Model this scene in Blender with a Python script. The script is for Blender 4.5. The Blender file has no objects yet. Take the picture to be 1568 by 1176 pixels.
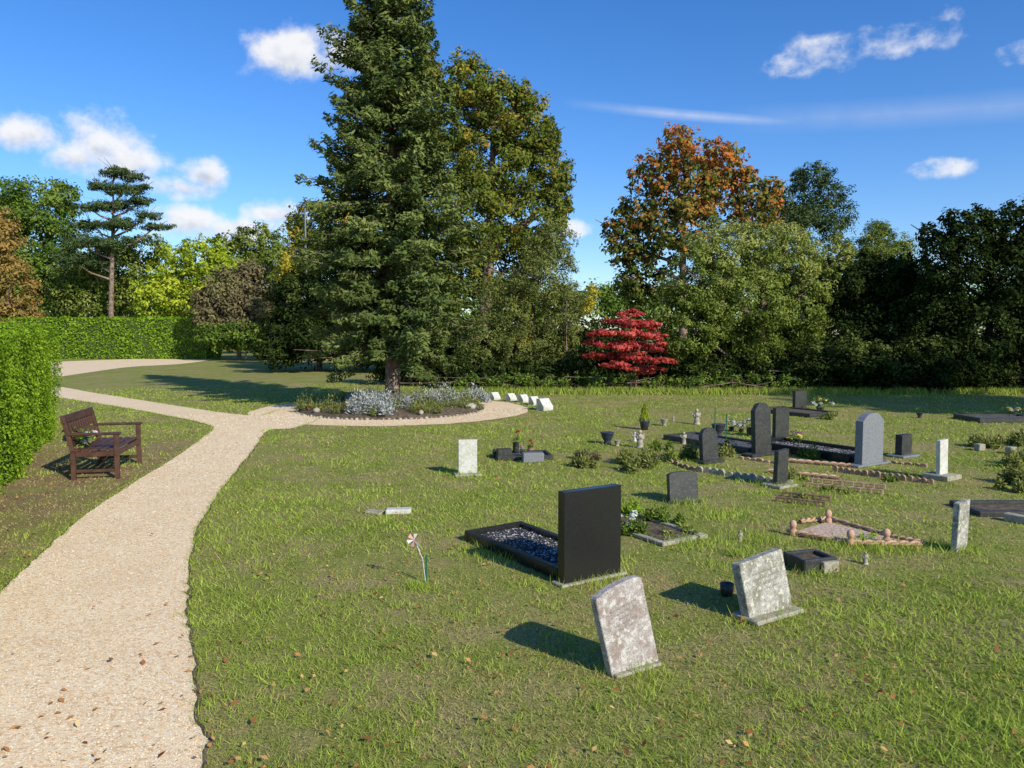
import bpy, bmesh, math, random
import numpy as np
from mathutils import Vector, Matrix
random.seed(7)
rng=np.random.default_rng(11)
scene=bpy.context.scene
# ---------------------------------------------------------------- survey of the site
H=1.7; F=1178.0; CX=784.0; CY=588.0; HOR=508.0
PITCH=math.atan((CY-HOR)/F)
cp,sp=math.cos(PITCH),math.sin(PITCH)
def ray(px,py):
    u=(CY-py)/F
    return ((px-CX)/F, cp+u*sp, -sp+u*cp)
def G(px,py):
    d=ray(px,py); t=-H/d[2]
    return (d[0]*t,d[1]*t)
def Zt(y,py):
    d=ray(0,py); return H+y*d[2]/d[1]
def P3(px,py,Y):
    d=ray(px,py); t=Y/d[1]
    return (d[0]*t,Y,H+d[2]*t)
YAW=math.radians(32)
SUN=Vector((0.66,-0.75,0.60)).normalized()
# ---------------------------------------------------------------- helpers
def link(o,parent=None):
    scene.collection.objects.link(o)
    if parent: o.parent=parent
    return o
def empty(name,loc=(0,0,0),rz=0):
    e=bpy.data.objects.new(name,None); e.empty_display_size=.1
    e.location=loc; e.rotation_euler=(0,0,rz); return link(e)
def np_mesh(name,V,Fc,mat,lv=None,parent=None,smooth=False):
    V=np.asarray(V,dtype=np.float32); Fc=np.asarray(Fc,dtype=np.int32)
    me=bpy.data.meshes.new(name)
    me.vertices.add(len(V)); me.vertices.foreach_set('co',V.ravel())
    k=Fc.shape[1]; me.loops.add(Fc.size); me.loops.foreach_set('vertex_index',Fc.ravel())
    me.polygons.add(len(Fc)); me.polygons.foreach_set('loop_start',np.arange(0,Fc.size,k,dtype=np.int32))
    if smooth: me.polygons.foreach_set('use_smooth',np.ones(len(Fc),dtype=bool))
    me.update(calc_edges=True)
    if lv is not None:
        a=me.attributes.new('lv','FLOAT','POINT'); a.data.foreach_set('value',np.asarray(lv,dtype=np.float32))
    me.materials.append(mat)
    return link(bpy.data.objects.new(name,me),parent)
def bm_obj(name,bm,mat,parent=None,smooth=False):
    me=bpy.data.meshes.new(name); bmesh.ops.recalc_face_normals(bm,faces=bm.faces)
    bm.to_mesh(me); bm.free()
    if smooth:
        for p in me.polygons: p.use_smooth=True
    me.materials.append(mat)
    return link(bpy.data.objects.new(name,me),parent)
def box(name,dims,loc,mat,parent=None,rot=(0,0,0),bev=.004):
    bm=bmesh.new(); bmesh.ops.create_cube(bm,size=1)
    bmesh.ops.scale(bm,vec=dims,verts=bm.verts)
    if bev>0: bmesh.ops.bevel(bm,geom=bm.edges[:],offset=min(bev,min(dims)*.3),segments=1,affect='EDGES')
    o=bm_obj(name,bm,mat,parent); o.location=loc; o.rotation_euler=rot; return o
def extrude_profile(name,pts,thick,mat,parent=None,bev=.004):
    bm=bmesh.new()
    vs=[bm.verts.new((x,-thick/2,z)) for x,z in pts]
    f=bm.faces.new(vs); r=bmesh.ops.extrude_face_region(bm,geom=[f])
    bmesh.ops.translate(bm,vec=(0,thick,0),verts=[v for v in r['geom'] if isinstance(v,bmesh.types.BMVert)])
    bm.normal_update()
    if bev>0:
        bmesh.ops.bevel(bm,geom=[e for e in bm.edges if e.calc_face_angle(0)>.6],offset=bev,segments=1,affect='EDGES')
    return bm_obj(name,bm,mat,parent)
def lathe(name,prof,mat,parent=None,loc=(0,0,0),n=14):
    V=[];Fc=[]
    for r,z in prof:
        for i in range(n):
            a=2*math.pi*i/n; V.append((r*math.cos(a),r*math.sin(a),z))
    for j in range(len(prof)-1):
        for i in range(n):
            i2=(i+1)%n; Fc.append((j*n+i,j*n+i2,(j+1)*n+i2,(j+1)*n+i))
    o=np_mesh(name,V,Fc,mat,None,parent,True); o.location=loc; return o
def tube_arrays(pts,rad,n=6):
    pts=[Vector(p) for p in pts]; V=[];Fc=[]
    for j,p in enumerate(pts):
        d=(pts[min(j+1,len(pts)-1)]-pts[max(j-1,0)]).normalized()
        a=d.orthogonal().normalized() if j==0 else (a-d*a.dot(d)).normalized()
        b=d.cross(a)
        for i in range(n):
            t=2*math.pi*i/n; V.append(p+(a*math.cos(t)+b*math.sin(t))*rad[j])
    for j in range(len(pts)-1):
        for i in range(n):
            i2=(i+1)%n; Fc.append((j*n+i,j*n+i2,(j+1)*n+i2,(j+1)*n+i))
    return V,Fc
def tubes(name,lst,mat,parent=None,n=6):
    V=[];Fc=[]
    for pts,rad in lst:
        v,f=tube_arrays(pts,rad,n); o=len(V); V+=[tuple(x) for x in v]; Fc+=[tuple(i+o for i in q) for q in f]
    return np_mesh(name,V,Fc,mat,None,parent,True)
def nrm(a): return a/(np.linalg.norm(a,axis=1,keepdims=True)+1e-9)
def rdir(n,r=rng): return nrm(r.normal(size=(n,3)))
def pip(x,y,poly):
    ins=np.zeros(len(x),bool); n=len(poly); j=n-1
    for i in range(n):
        xi,yi=poly[i]; xj,yj=poly[j]
        c=((yi>y)!=(yj>y))&(x<(xj-xi)*(y-yi)/(yj-yi+1e-12)+xi)
        ins^=c; j=i
    return ins
def catmull(pts,k=6,closed=True):
    out=[];n=len(pts)
    for i in range(n if closed else n-1):
        p=[np.array(pts[(i+d)%n] if closed else pts[max(0,min(n-1,i+d))]) for d in (-1,0,1,2)]
        for s in range(k):
            t=s/k
            out.append(tuple(.5*((2*p[1])+(-p[0]+p[2])*t+(2*p[0]-5*p[1]+4*p[2]-p[3])*t*t+(-p[0]+3*p[1]-3*p[2]+p[3])*t**3)))
    return out
# ---------------------------------------------------------------- materials
def newmat(name):
    m=bpy.data.materials.new(name); m.use_nodes=True; nt=m.node_tree; nt.nodes.clear()
    return m,nt,nt.nodes.new('ShaderNodeOutputMaterial')
def ramp(nt,fac,stops,interp='LINEAR'):
    r=nt.nodes.new('ShaderNodeValToRGB'); cr=r.color_ramp; cr.interpolation=interp
    while len(cr.elements)<len(stops): cr.elements.new(.5)
    for e,(p,c) in zip(cr.elements,stops): e.position=p; e.color=(*c,1)
    nt.links.new(fac,r.inputs[0]); return r.outputs[0]
def noise(nt,scale,detail=4,vec=None,rough=.55):
    n=nt.nodes.new('ShaderNodeTexNoise'); n.inputs['Scale'].default_value=scale; n.inputs['Detail'].default_value=detail
    n.inputs['Roughness'].default_value=rough
    if vec is not None: nt.links.new(vec,n.inputs['Vector'])
    return n.outputs['Fac']
def coord(nt): return nt.nodes.new('ShaderNodeTexCoord').outputs['Object']
def mixc(nt,f,a,b,mode='MIX'):
    m=nt.nodes.new('ShaderNodeMix'); m.data_type='RGBA'; m.blend_type=mode
    for s,v in ((0,f),(6,a),(7,b)):
        if isinstance(v,(int,float)): m.inputs[s].default_value=v
        elif isinstance(v,tuple): m.inputs[s].default_value=(*v,1)
        else: nt.links.new(v,m.inputs[s])
    return m.outputs[2]
def mathn(nt,op,a,b=None,c=None,clamp=False):
    m=nt.nodes.new('ShaderNodeMath'); m.operation=op; m.use_clamp=clamp
    for i,v in enumerate((a,b,c)):
        if v is None: continue
        if isinstance(v,(int,float)): m.inputs[i].default_value=v
        else: nt.links.new(v,m.inputs[i])
    return m.outputs[0]
def mat_leaf(name,stops,tr=.28,gain=1.0):
    m,nt,out=newmat(name)
    stops=[(p,tuple(min(.85,v*gain) for v in c)) for p,c in stops]
    a=nt.nodes.new('ShaderNodeAttribute'); a.attribute_name='lv'
    c=ramp(nt,a.outputs['Fac'],stops)
    d=nt.nodes.new('ShaderNodeBsdfDiffuse'); nt.links.new(c,d.inputs[0])
    if tr>0:
        t=nt.nodes.new('ShaderNodeBsdfTranslucent'); nt.links.new(c,t.inputs[0])
        mx=nt.nodes.new('ShaderNodeMixShader'); mx.inputs[0].default_value=tr
        nt.links.new(d.outputs[0],mx.inputs[1]); nt.links.new(t.outputs[0],mx.inputs[2]); d=mx
    nt.links.new(d.outputs[0],out.inputs[0]); return m
def mat_p(name,stops,scale=20,rough=.7,bump=.2,bscale=60,spec=.4,detail=5,metal=0):
    m,nt,out=newmat(name); co=coord(nt)
    n=noise(nt,scale,detail,co); c=ramp(nt,n,stops)
    b=nt.nodes.new('ShaderNodeBsdfPrincipled'); nt.links.new(c,b.inputs['Base Color'])
    b.inputs['Roughness'].default_value=rough; b.inputs['Specular IOR Level'].default_value=spec; b.inputs['Metallic'].default_value=metal
    if bump>0:
        n2=noise(nt,bscale,4,co); bp=nt.nodes.new('ShaderNodeBump'); bp.inputs['Strength'].default_value=bump; bp.inputs['Distance'].default_value=.01
        nt.links.new(n2,bp.inputs['Height']); nt.links.new(bp.outputs[0],b.inputs['Normal'])
    nt.links.new(b.outputs[0],out.inputs[0]); return m
def mat_granite(name,base,speck,dark,rough=.5,scale=220,stain=None,bump=.15,lich=(.5,.5,.40)):
    m,nt,out=newmat(name); co=coord(nt)
    n=noise(nt,scale,2,co); c=ramp(nt,n,[(.32,dark),(.45,base),(.58,base),(.68,speck)])
    if stain:
        s=noise(nt,9,7,co,.75); sf=ramp(nt,s,[(.45,(0,0,0)),(.60,(.95,.95,.95))]); c=mixc(nt,sf,c,stain)
        s2=noise(nt,30,6,co,.7); sf2=ramp(nt,s2,[(.53,(0,0,0)),(.58,(.9,.9,.9))]); c=mixc(nt,sf2,c,lich)
    b=nt.nodes.new('ShaderNodeBsdfPrincipled'); nt.links.new(c,b.inputs['Base Color']); b.inputs['Roughness'].default_value=rough
    bp=nt.nodes.new('ShaderNodeBump'); bp.inputs['Strength'].default_value=bump; bp.inputs['Distance'].default_value=.004
    nt.links.new(noise(nt,120,4,co),bp.inputs['Height']); nt.links.new(bp.outputs[0],b.inputs['Normal'])
    nt.links.new(b.outputs[0],out.inputs[0]); return m
M_grey=mat_granite('lichened_granite',(.38,.36,.31),(.58,.56,.50),(.12,.11,.10),.88,150,(.19,.175,.12),.8,(.56,.55,.42))
M_greyp=mat_granite('pinkish_lichened_granite',(.42,.38,.34),(.60,.57,.53),(.13,.12,.11),.88,170,(.26,.19,.155),.8,(.56,.53,.47))
M_grey2=mat_granite('grey_granite',(.20,.21,.22),(.42,.43,.43),(.07,.07,.075),.4,170)
M_black=mat_granite('black_granite',(.016,.016,.015),(.07,.068,.062),(.007,.007,.007),.26,240,None,.02)
M_black2=mat_granite('weathered_black_granite',(.028,.028,.026),(.10,.10,.09),(.012,.012,.012),.45,200,(.05,.05,.04),.1,(.07,.07,.055))
M_white=mat_granite('white_marble',(.60,.59,.53),(.68,.67,.62),(.45,.44,.38),.6,40,(.45,.44,.34),.15,(.64,.63,.55))
M_stone=mat_p('weathered_stone',[(.3,(.20,.18,.13)),(.5,(.38,.34,.26)),(.7,(.50,.46,.37))],18,.9,.6,80)
M_conc=mat_p('concrete',[(.3,(.24,.21,.15)),(.5,(.40,.36,.27)),(.65,(.22,.22,.13))],22,.9,.6,90)
M_terra=mat_p('terracotta',[(.3,(.38,.20,.12)),(.6,(.58,.37,.24))],20,.85,.4)
M_brick=mat_p('brown_edging_stone',[(.3,(.22,.12,.07)),(.5,(.38,.24,.15)),(.7,(.46,.33,.22))],20,.9,.6,60)
M_brownwood=mat_p('dark_stained_wood',[(.3,(.045,.020,.014)),(.6,(.10,.045,.03))],9,.5,.3,50,.5)
M_bark=mat_p('bark',[(.3,(.07,.045,.033)),(.5,(.22,.15,.115)),(.7,(.36,.27,.21))],7,.95,1.0,14)
M_darkbark=mat_p('dark_bark',[(.3,(.03,.025,.02)),(.7,(.09,.075,.055))],7,.95,.8,14)
M_rail=mat_p('rusted_brown_edging',[(.3,(.11,.06,.04)),(.7,(.26,.16,.10))],15,.8,.4)
M_green=mat_p('green_plastic',[(.3,(.01,.09,.05)),(.7,(.02,.14,.08))],5,.4,0)
M_plastic=mat_p('white_plastic',[(.3,(.6,.55,.55)),(.7,(.7,.66,.66))],5,.4,0)
M_pinkp=mat_p('pink_plastic',[(.3,(.6,.25,.25)),(.7,(.7,.35,.33))],5,.4,0)
M_slategrav=mat_p('slate_chippings',[(.42,(.015,.015,.017)),(.52,(.05,.05,.055)),(.62,(.4,.4,.38))],60,.8,1,90)
M_pinkgrav=mat_p('pink_chippings',[(.35,(.3,.18,.12)),(.5,(.58,.41,.30)),(.65,(.72,.58,.45))],50,.9,1,70)
M_soil=mat_p('soil',[(.35,(.05,.035,.022)),(.6,(.15,.11,.07))],14,1,1,30)
M_blue=mat_p('glazed_pot',[(.3,(.03,.035,.05)),(.7,(.05,.055,.08))],6,.4,0)
M_inscr=mat_p('engraving',[(.3,(.20,.18,.15)),(.7,(.30,.28,.24))],40,.9,0)
# ---------------------------------------------------------------- foliage generator
def leafmesh(name,Pp,N,size,asp,lv,mat,parent=None,T=None):
    n=len(Pp)
    if T is None:
        T=rdir(n)
    T=nrm(T-N*np.sum(T*N,axis=1,keepdims=True)); B=np.cross(N,T)
    s=np.asarray(size).reshape(-1,1) if np.ndim(size) else np.full((n,1),size)
    a=asp
    V=np.stack([Pp-T*s,Pp+B*s*a+N*s*.15,Pp+T*s,Pp-B*s*a+N*s*.15],1).reshape(-1,3)
    Fc=np.arange(4*n).reshape(-1,4)
    return np_mesh(name,V,Fc,mat,np.repeat(lv,4),parent)
def blob_cloud(blobs,leaf,k,cl=.3,hb=0,flat=.8,shell=(.5,1.0)):
    PP=[];NN=[];LV=[];zs=[b[0][2] for b in blobs]; z0,z1=min(zs),max(zs)+1e-3
    for c,r in blobs:
        c=np.array(c); r=np.array(r); m=r.mean()
        n=int(k*4*math.pi*m*m/(leaf*leaf*1.1)); n=max(n,60)
        nc=max(8,int(4*math.pi*m*m/( (cl*m)**2*2.2)))
        d=rdir(nc); cc=c+d*r*rng.uniform(shell[0],shell[1],(nc,1))
        cr=m*cl*rng.uniform(.6,1.35,nc); cb=rng.uniform(0,1,nc)
        ix=rng.integers(0,nc,n); q=rdir(n)
        off=q*(rng.uniform(0,1,(n,1))**.45)*cr[ix][:,None]; off[:,2]*=flat
        p=cc[ix]+off
        nn=nrm(d[ix]*.45+q*.6+rng.normal(size=(n,3))*.45+np.array([0,0,.3]))
        lv=cb[ix]*.5+rng.uniform(0,1,n)*.5
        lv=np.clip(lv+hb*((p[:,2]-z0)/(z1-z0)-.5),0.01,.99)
        PP.append(p);NN.append(nn);LV.append(lv)
    P_=np.concatenate(PP);N_=np.concatenate(NN);L_=np.concatenate(LV)
    ok=P_[:,2]>.03
    return P_[ok],N_[ok],L_[ok]
def blobs_px(lst,Y,jit=.6):
    out=[]
    for (px,py,rx,ry) in lst:
        y=Y+random.uniform(-jit,jit)
        c=P3(px,py,y); a=rx*y/F; b=ry*y/F
        out.append((c,(a,(a+b)/2,b)))
    return out
def tree(name,Y,lst,mat,leafpx=3.2,k=1.4,trunk=None,bark=None,cl=.3,hb=0,asp=.5,flat=.8,tr_r=.16,jit=.6,shell=(.5,1.0)):
    bl=blobs_px(lst,Y,jit); leaf=leafpx*Y/F
    cx=np.mean([b[0][0] for b in bl])
    if trunk is None: tx=cx
    else: tx=(trunk-CX)/F*Y
    e=empty(name,(tx,Y,0))
    P_,N_,L_=blob_cloud(bl,leaf,k,cl,hb,flat,shell)
    s=leaf*rng.uniform(.6,1.25,len(P_))
    off=np.array([tx,Y,0])
    leafmesh('foliage',P_-off,N_,s,asp,L_,mat,e)
    zl=min(b[0][2] for b in bl); zt=max(b[0][2] for b in bl)
    top=Vector((cx-tx,0,zt)); zl=max(.4,zl)
    axis=[Vector((0,0,-.05)),Vector((0.03,0,zl*.5)),Vector(((cx-tx)*.4,0.02,zl)),Vector(((cx-tx)*.8,0,(zl+zt)/2)),top]
    L=[(axis,[tr_r,tr_r*.85,tr_r*.7,tr_r*.4,tr_r*.12])]
    for b in bl:
        c=Vector(b[0])-Vector((tx,Y,0)); z=max(zl*.6,c.z-.45*max(abs(c.x),.6)-.3)
        f=min(1,max(0,(z-zl)/(zt-zl+.01))); st=Vector(((cx-tx)*(.4+.5*f),0,min(z,zt)))
        mid=(st+c)/2+Vector((0,0,-.08*(c-st).length))
        L.append(([st,mid,c,c+(c-st)*.25],[tr_r*.4,tr_r*.28,tr_r*.15,.01]))
        for q in range(3):
            dd=Vector(rdir(1)[0])*b[1][0]*.9; dd.z=abs(dd.z)
            L.append(([c,c+dd*.5,c+dd],[tr_r*.14,tr_r*.09,.006]))
    tubes('trunk_and_limbs',L,bark or M_bark,e,6)
    return e
GN=1.7
ML_green=mat_leaf('leaves_green',[(0,(.025,.045,.008)),(.4,(.06,.105,.016)),(.75,(.12,.165,.028)),(1,(.18,.2,.045))],gain=GN)
ML_olive=mat_leaf('leaves_olive',[(0,(.033,.048,.008)),(.4,(.095,.13,.022)),(.75,(.18,.21,.048)),(1,(.28,.28,.085))],.25,1.55)
ML_yg=mat_leaf('leaves_yellow_green',[(0,(.06,.10,.01)),(.4,(.17,.22,.018)),(.8,(.30,.33,.035)),(1,(.38,.36,.05))],.35,1.9)
ML_yel=mat_leaf('leaves_yellow',[(0,(.2,.2,.02)),(.5,(.45,.38,.04)),(1,(.6,.5,.1))],.35,1.3)
ML_rust=mat_leaf('leaves_rust',[(0,(.07,.07,.02)),(.4,(.17,.13,.04)),(.75,(.27,.16,.045)),(1,(.33,.24,.08))],gain=1.7)
ML_maple=mat_leaf('leaves_sycamore',[(0,(.025,.040,.007)),(.4,(.08,.105,.018)),(.72,(.15,.155,.026)),(.88,(.24,.18,.03)),(1,(.36,.21,.045))],.3,1.75)
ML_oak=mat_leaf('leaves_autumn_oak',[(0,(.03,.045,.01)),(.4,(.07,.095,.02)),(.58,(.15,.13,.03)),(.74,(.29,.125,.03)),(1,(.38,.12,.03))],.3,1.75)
ML_purp=mat_leaf('leaves_purple_brown',[(0,(.05,.04,.02)),(.35,(.11,.09,.045)),(.6,(.15,.12,.065)),(1,(.13,.16,.05))],.2,1.6)
ML_dark=mat_leaf('leaves_dark_evergreen',[(0,(.006,.011,.004)),(.5,(.020,.032,.008)),(.85,(.045,.065,.015)),(1,(.10,.12,.03))],.15,1.35)
ML_pine=mat_leaf('needles_pine',[(0,(.018,.030,.012)),(.5,(.045,.072,.025)),(1,(.10,.135,.05))],.15,1.5)
ML_spruce=mat_leaf('needles_spruce',[(0,(.018,.028,.009)),(.45,(.055,.078,.021)),(.8,(.11,.14,.038)),(1,(.19,.215,.068))],.15,1.55)
ML_red=mat_leaf('leaves_red_maple',[(0,(.12,.02,.015)),(.4,(.46,.06,.05)),(.75,(.68,.14,.115)),(.92,(.70,.24,.17)),(1,(.66,.36,.12))],.35,1.1)
ML_grey=mat_leaf('leaves_willow_green',[(0,(.035,.048,.013)),(.4,(.095,.115,.028)),(.8,(.17,.185,.055)),(1,(.28,.25,.06))],.25,1.6)
ML_hedge=mat_leaf('leaves_hedge',[(0,(.03,.055,.005)),(.4,(.085,.15,.010)),(.8,(.17,.25,.02)),(1,(.26,.33,.045))],.25,1.95)
ML_silver=mat_leaf('leaves_dusty_miller',[(0,(.14,.16,.15)),(.5,(.34,.36,.34)),(1,(.58,.60,.57))],.15)
ML_grass=mat_leaf('grass_blades',[(0,(.30,.225,.11)),(.2,(.26,.215,.08)),(.36,(.13,.165,.028)),(.65,(.19,.245,.036)),(1,(.29,.35,.065))],.3,1.85)
ML_litter=mat_leaf('fallen_leaf',[(0,(.15,.055,.03)),(.4,(.36,.15,.055)),(.8,(.55,.30,.11)),(1,(.66,.46,.18))],.1)
ML_flow=mat_leaf('petals_white',[(0,(.6,.6,.5)),(1,(.8,.8,.75))],.2)
ML_flowy=mat_leaf('petals_yellow',[(0,(.6,.45,.05)),(1,(.8,.7,.2))],.2)
ML_flowr=mat_leaf('petals_red',[(0,(.45,.02,.03)),(1,(.65,.05,.06))],.2)
ML_flowp=mat_leaf('petals_purple',[(0,(.2,.06,.3)),(1,(.6,.3,.5))],.2)
ML_peb=mat_leaf('gravel_stones',[(0,(.52,.34,.17)),(.25,(.80,.58,.34)),(.65,(.88,.70,.46)),(1,(.88,.80,.62))],.0,1.02)
ML_dpeb=mat_leaf('slate_stones',[(0,(.02,.02,.023)),(.75,(.08,.08,.085)),(.8,(.5,.48,.44)),(1,(.6,.6,.56))],.0)
# ---------------------------------------------------------------- trees
tree('deciduous_tree',60,[(60,330,65,55),(15,315,50,50),(95,300,28,28),(30,400,70,70),(110,400,60,50),(60,450,90,50),(-60,340,80,80),(-60,440,80,80)],ML_green,2.8,k=1.2)
tree('rust_tree',50,[(5,365,30,45),(15,440,40,50),(-30,400,40,60),(25,490,40,25)],ML_rust,2.8,cl=.25)
tree('scots_pine_tree',50,[(178,264,34,9),(205,272,26,8),(150,284,26,8),(190,290,42,10),(222,286,16,6),(240,347,30,6),(225,330,26,7),(175,314,44,10),(215,308,30,8),(135,318,26,9),(140,345,38,11),(185,342,44,11),(120,370,34,12),(165,372,44,12),(105,395,34,14),(150,402,44,14)],ML_pine,2.8,k=2.0,cl=.42,asp=.25,flat=.5,bark=M_bark,tr_r=.2,trunk=172,shell=(.2,.9))
tree('deciduous_tree',53,[(175,412,55,42),(215,385,40,30),(150,460,70,40),(110,440,40,35)],ML_olive,2.6)
tree('yellow_leaved_tree',52,[(270,415,38,45),(312,393,42,30),(250,455,50,40),(330,430,40,40),(295,450,40,40)],ML_yg,2.8,k=1.4,cl=.24)
tree('deciduous_tree',56,[(400,372,42,30),(375,420,60,50),(430,410,40,50),(345,375,25,20)],ML_olive,2.6)
tree('purple_shrub',46,[(365,448,50,40),(400,480,50,48),(350,490,42,42),(320,475,25,38),(385,420,30,20)],ML_purp,2.6,k=1.8)
tree('laurel_bush',45,[(330,512,28,24),(352,516,24,22),(375,512,40,28),(400,518,28,24),(425,516,30,26)],ML_green,2.6,k=1.8,tr_r=.04,jit=.3)
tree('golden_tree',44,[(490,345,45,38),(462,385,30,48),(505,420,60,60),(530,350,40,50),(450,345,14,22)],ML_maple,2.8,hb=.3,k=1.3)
tree('yellow_bush',42,[(442,402,14,18),(430,415,12,16)],ML_yel,2.8,tr_r=.05)
tree('yew_tree',34,[(452,470,42,58),(485,500,50,60),(430,512,34,38),(520,470,50,70),(560,520,50,50)],ML_dark,3.0,k=1.6)
tree('sycamore_tree',29,[(715,122,38,42),(762,158,50,48),(805,195,42,52),(690,180,60,70),(838,258,38,48),(762,260,66,72),(818,335,54,58),(720,330,70,80),(855,300,24,44),(690,420,60,70),(770,420,70,70),(650,120,30,45),(640,250,50,60),(800,148,24,25),(843,208,16,30)],ML_maple,3.2,k=1.6,cl=.25,hb=.06,tr_r=.3,trunk=740)
tree('willow_tree',24.5,[(830,425,52,52),(780,470,50,60),(862,478,42,52),(842,372,40,40),(800,535,60,42),(868,545,42,38),(740,520,45,50)],ML_grey,2.4,k=1.5,cl=.22,trunk=815,asp=.32)
tree('yellow_bush',23.5,[(907,450,10,18),(898,470,12,14),(800,525,18,12)],ML_yel,2.4,k=.8,tr_r=.03)
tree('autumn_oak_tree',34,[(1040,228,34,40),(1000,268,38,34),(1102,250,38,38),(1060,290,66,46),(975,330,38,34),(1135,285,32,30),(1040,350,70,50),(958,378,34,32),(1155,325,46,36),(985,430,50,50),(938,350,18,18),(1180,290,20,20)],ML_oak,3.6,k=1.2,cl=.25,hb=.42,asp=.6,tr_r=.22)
tree('pine_tree',36,[(1245,272,30,26),(1272,298,28,28),(1212,308,36,24),(1250,330,60,30),(1225,275,14,18),(1190,330,30,20),(1240,350,60,30)],ML_pine,3.2,k=1.6,cl=.3,asp=.28)
tree('golden_willow_tree',33,[(1345,372,42,34),(1318,398,38,38),(1372,392,28,34)],ML_olive,2.4,k=1.8,asp=.3)
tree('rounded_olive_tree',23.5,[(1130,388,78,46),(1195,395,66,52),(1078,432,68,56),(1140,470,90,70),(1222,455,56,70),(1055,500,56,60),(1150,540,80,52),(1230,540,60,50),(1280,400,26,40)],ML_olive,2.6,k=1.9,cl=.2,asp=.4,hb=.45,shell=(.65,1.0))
tree('holly_tree',24,[(1300,440,66,56),(1360,430,54,46),(1290,520,70,70),(1380,510,70,80),(1400,440,50,50)],ML_dark,3.0,k=2.0,cl=.22)
tree('evergreen_oak_tree',22.5,[(1455,410,58,58),(1480,350,46,38),(1545,352,52,50),(1560,430,70,80),(1440,500,60,80),(1520,520,80,70),(1620,400,80,120),(1620,520,80,80),(1700,430,90,140),(1420,360,16,20)],ML_dark,3.2,k=1.5,cl=.22,trunk=1510,tr_r=.16,bark=M_darkbark)
tree('red_maple_shrub',22.0,[(965,480,22,6),(948,494,30,7),(985,497,28,7),(925,510,26,7),(962,512,34,7),(1000,514,22,6),(912,524,16,6),(945,530,32,7),(985,530,32,7),(1015,534,22,6),(925,543,26,6),(970,548,34,7),(1008,552,26,6),(945,560,26,6),(990,566,26,6)],ML_red,2.7,k=2.3,cl=.5,flat=.3,asp=.45,tr_r=.03,trunk=965,jit=.5,bark=M_darkbark,shell=(.3,1.1))
und=[(px,548+random.uniform(-12,14),40,48) for px in range(600,1800,38)]
tree('understorey_shrubs',25.0,und,ML_dark,3.2,k=1.6,cl=.3,tr_r=.05)
und=[(px,570+random.uniform(-12,8),random.uniform(18,34),random.uniform(20,42)) for px in list(range(690,905,24))+list(range(1030,1260,24))]
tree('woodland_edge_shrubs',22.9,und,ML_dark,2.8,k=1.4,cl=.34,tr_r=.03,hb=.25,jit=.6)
und=[(px+random.uniform(-6,6),584+random.uniform(-6,4),random.uniform(10,22),random.uniform(8,18)) for px in range(700,1560,24)]
tree('low_bramble_shrubs',22.1,und,ML_green,2.4,k=.8,cl=.4,tr_r=.015,jit=.5)
und=[(px,566+random.uniform(-12,8),random.uniform(26,44),random.uniform(30,50)) for px in range(1240,1760,32)]
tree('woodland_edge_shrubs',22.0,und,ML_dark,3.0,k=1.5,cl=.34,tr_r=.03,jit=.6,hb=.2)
und=[(px,525+random.uniform(-6,8),34,32) for px in range(420,660,28)]
tree('understorey_shrubs',32,und,ML_dark,3.0,k=1.5,tr_r=.05)
und=[(px,470+random.uniform(-10,15),60,50) for px in range(-300,1900,60)]
tree('distant_trees',72,und,ML_green,3.6,k=.9,tr_r=.1)
def tree_world(name,x,y,bl,mat,leaf,k,r=.25):
    e=empty(name,(x,y,0)); P_,N_,L_=blob_cloud([((bx,by,bz),(q,q,q*.85)) for bx,by,bz,q in bl],leaf,k)
    leafmesh('foliage',P_,N_,leaf*rng.uniform(.7,1.2,len(P_)),.6,L_,mat,e)
    L=[([Vector((0,0,-.05)),Vector((.05,0,3)),Vector((0,.1,7))],[r,r*.7,r*.25])]
    for bx,by,bz,q in bl: L.append(([Vector((0,0,bz*.55)),Vector((bx*.6,by*.6,bz*.8)),Vector((bx,by,bz))],[r*.4,r*.25,.03]))
    tubes('trunk_and_limbs',L,M_bark,e)
tree_world('beech_tree',19.5,8.5,[(0,0,8.5,2.2),(-1.8,.8,7.2,1.8),(1.8,-.5,7,1.9),(.3,1.8,6.8,1.8),(0,-1.5,6,1.8),(-1.5,-1.2,8.3,1.6),(1.2,1,9,1.6)],ML_green,.14,1.1)
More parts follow.
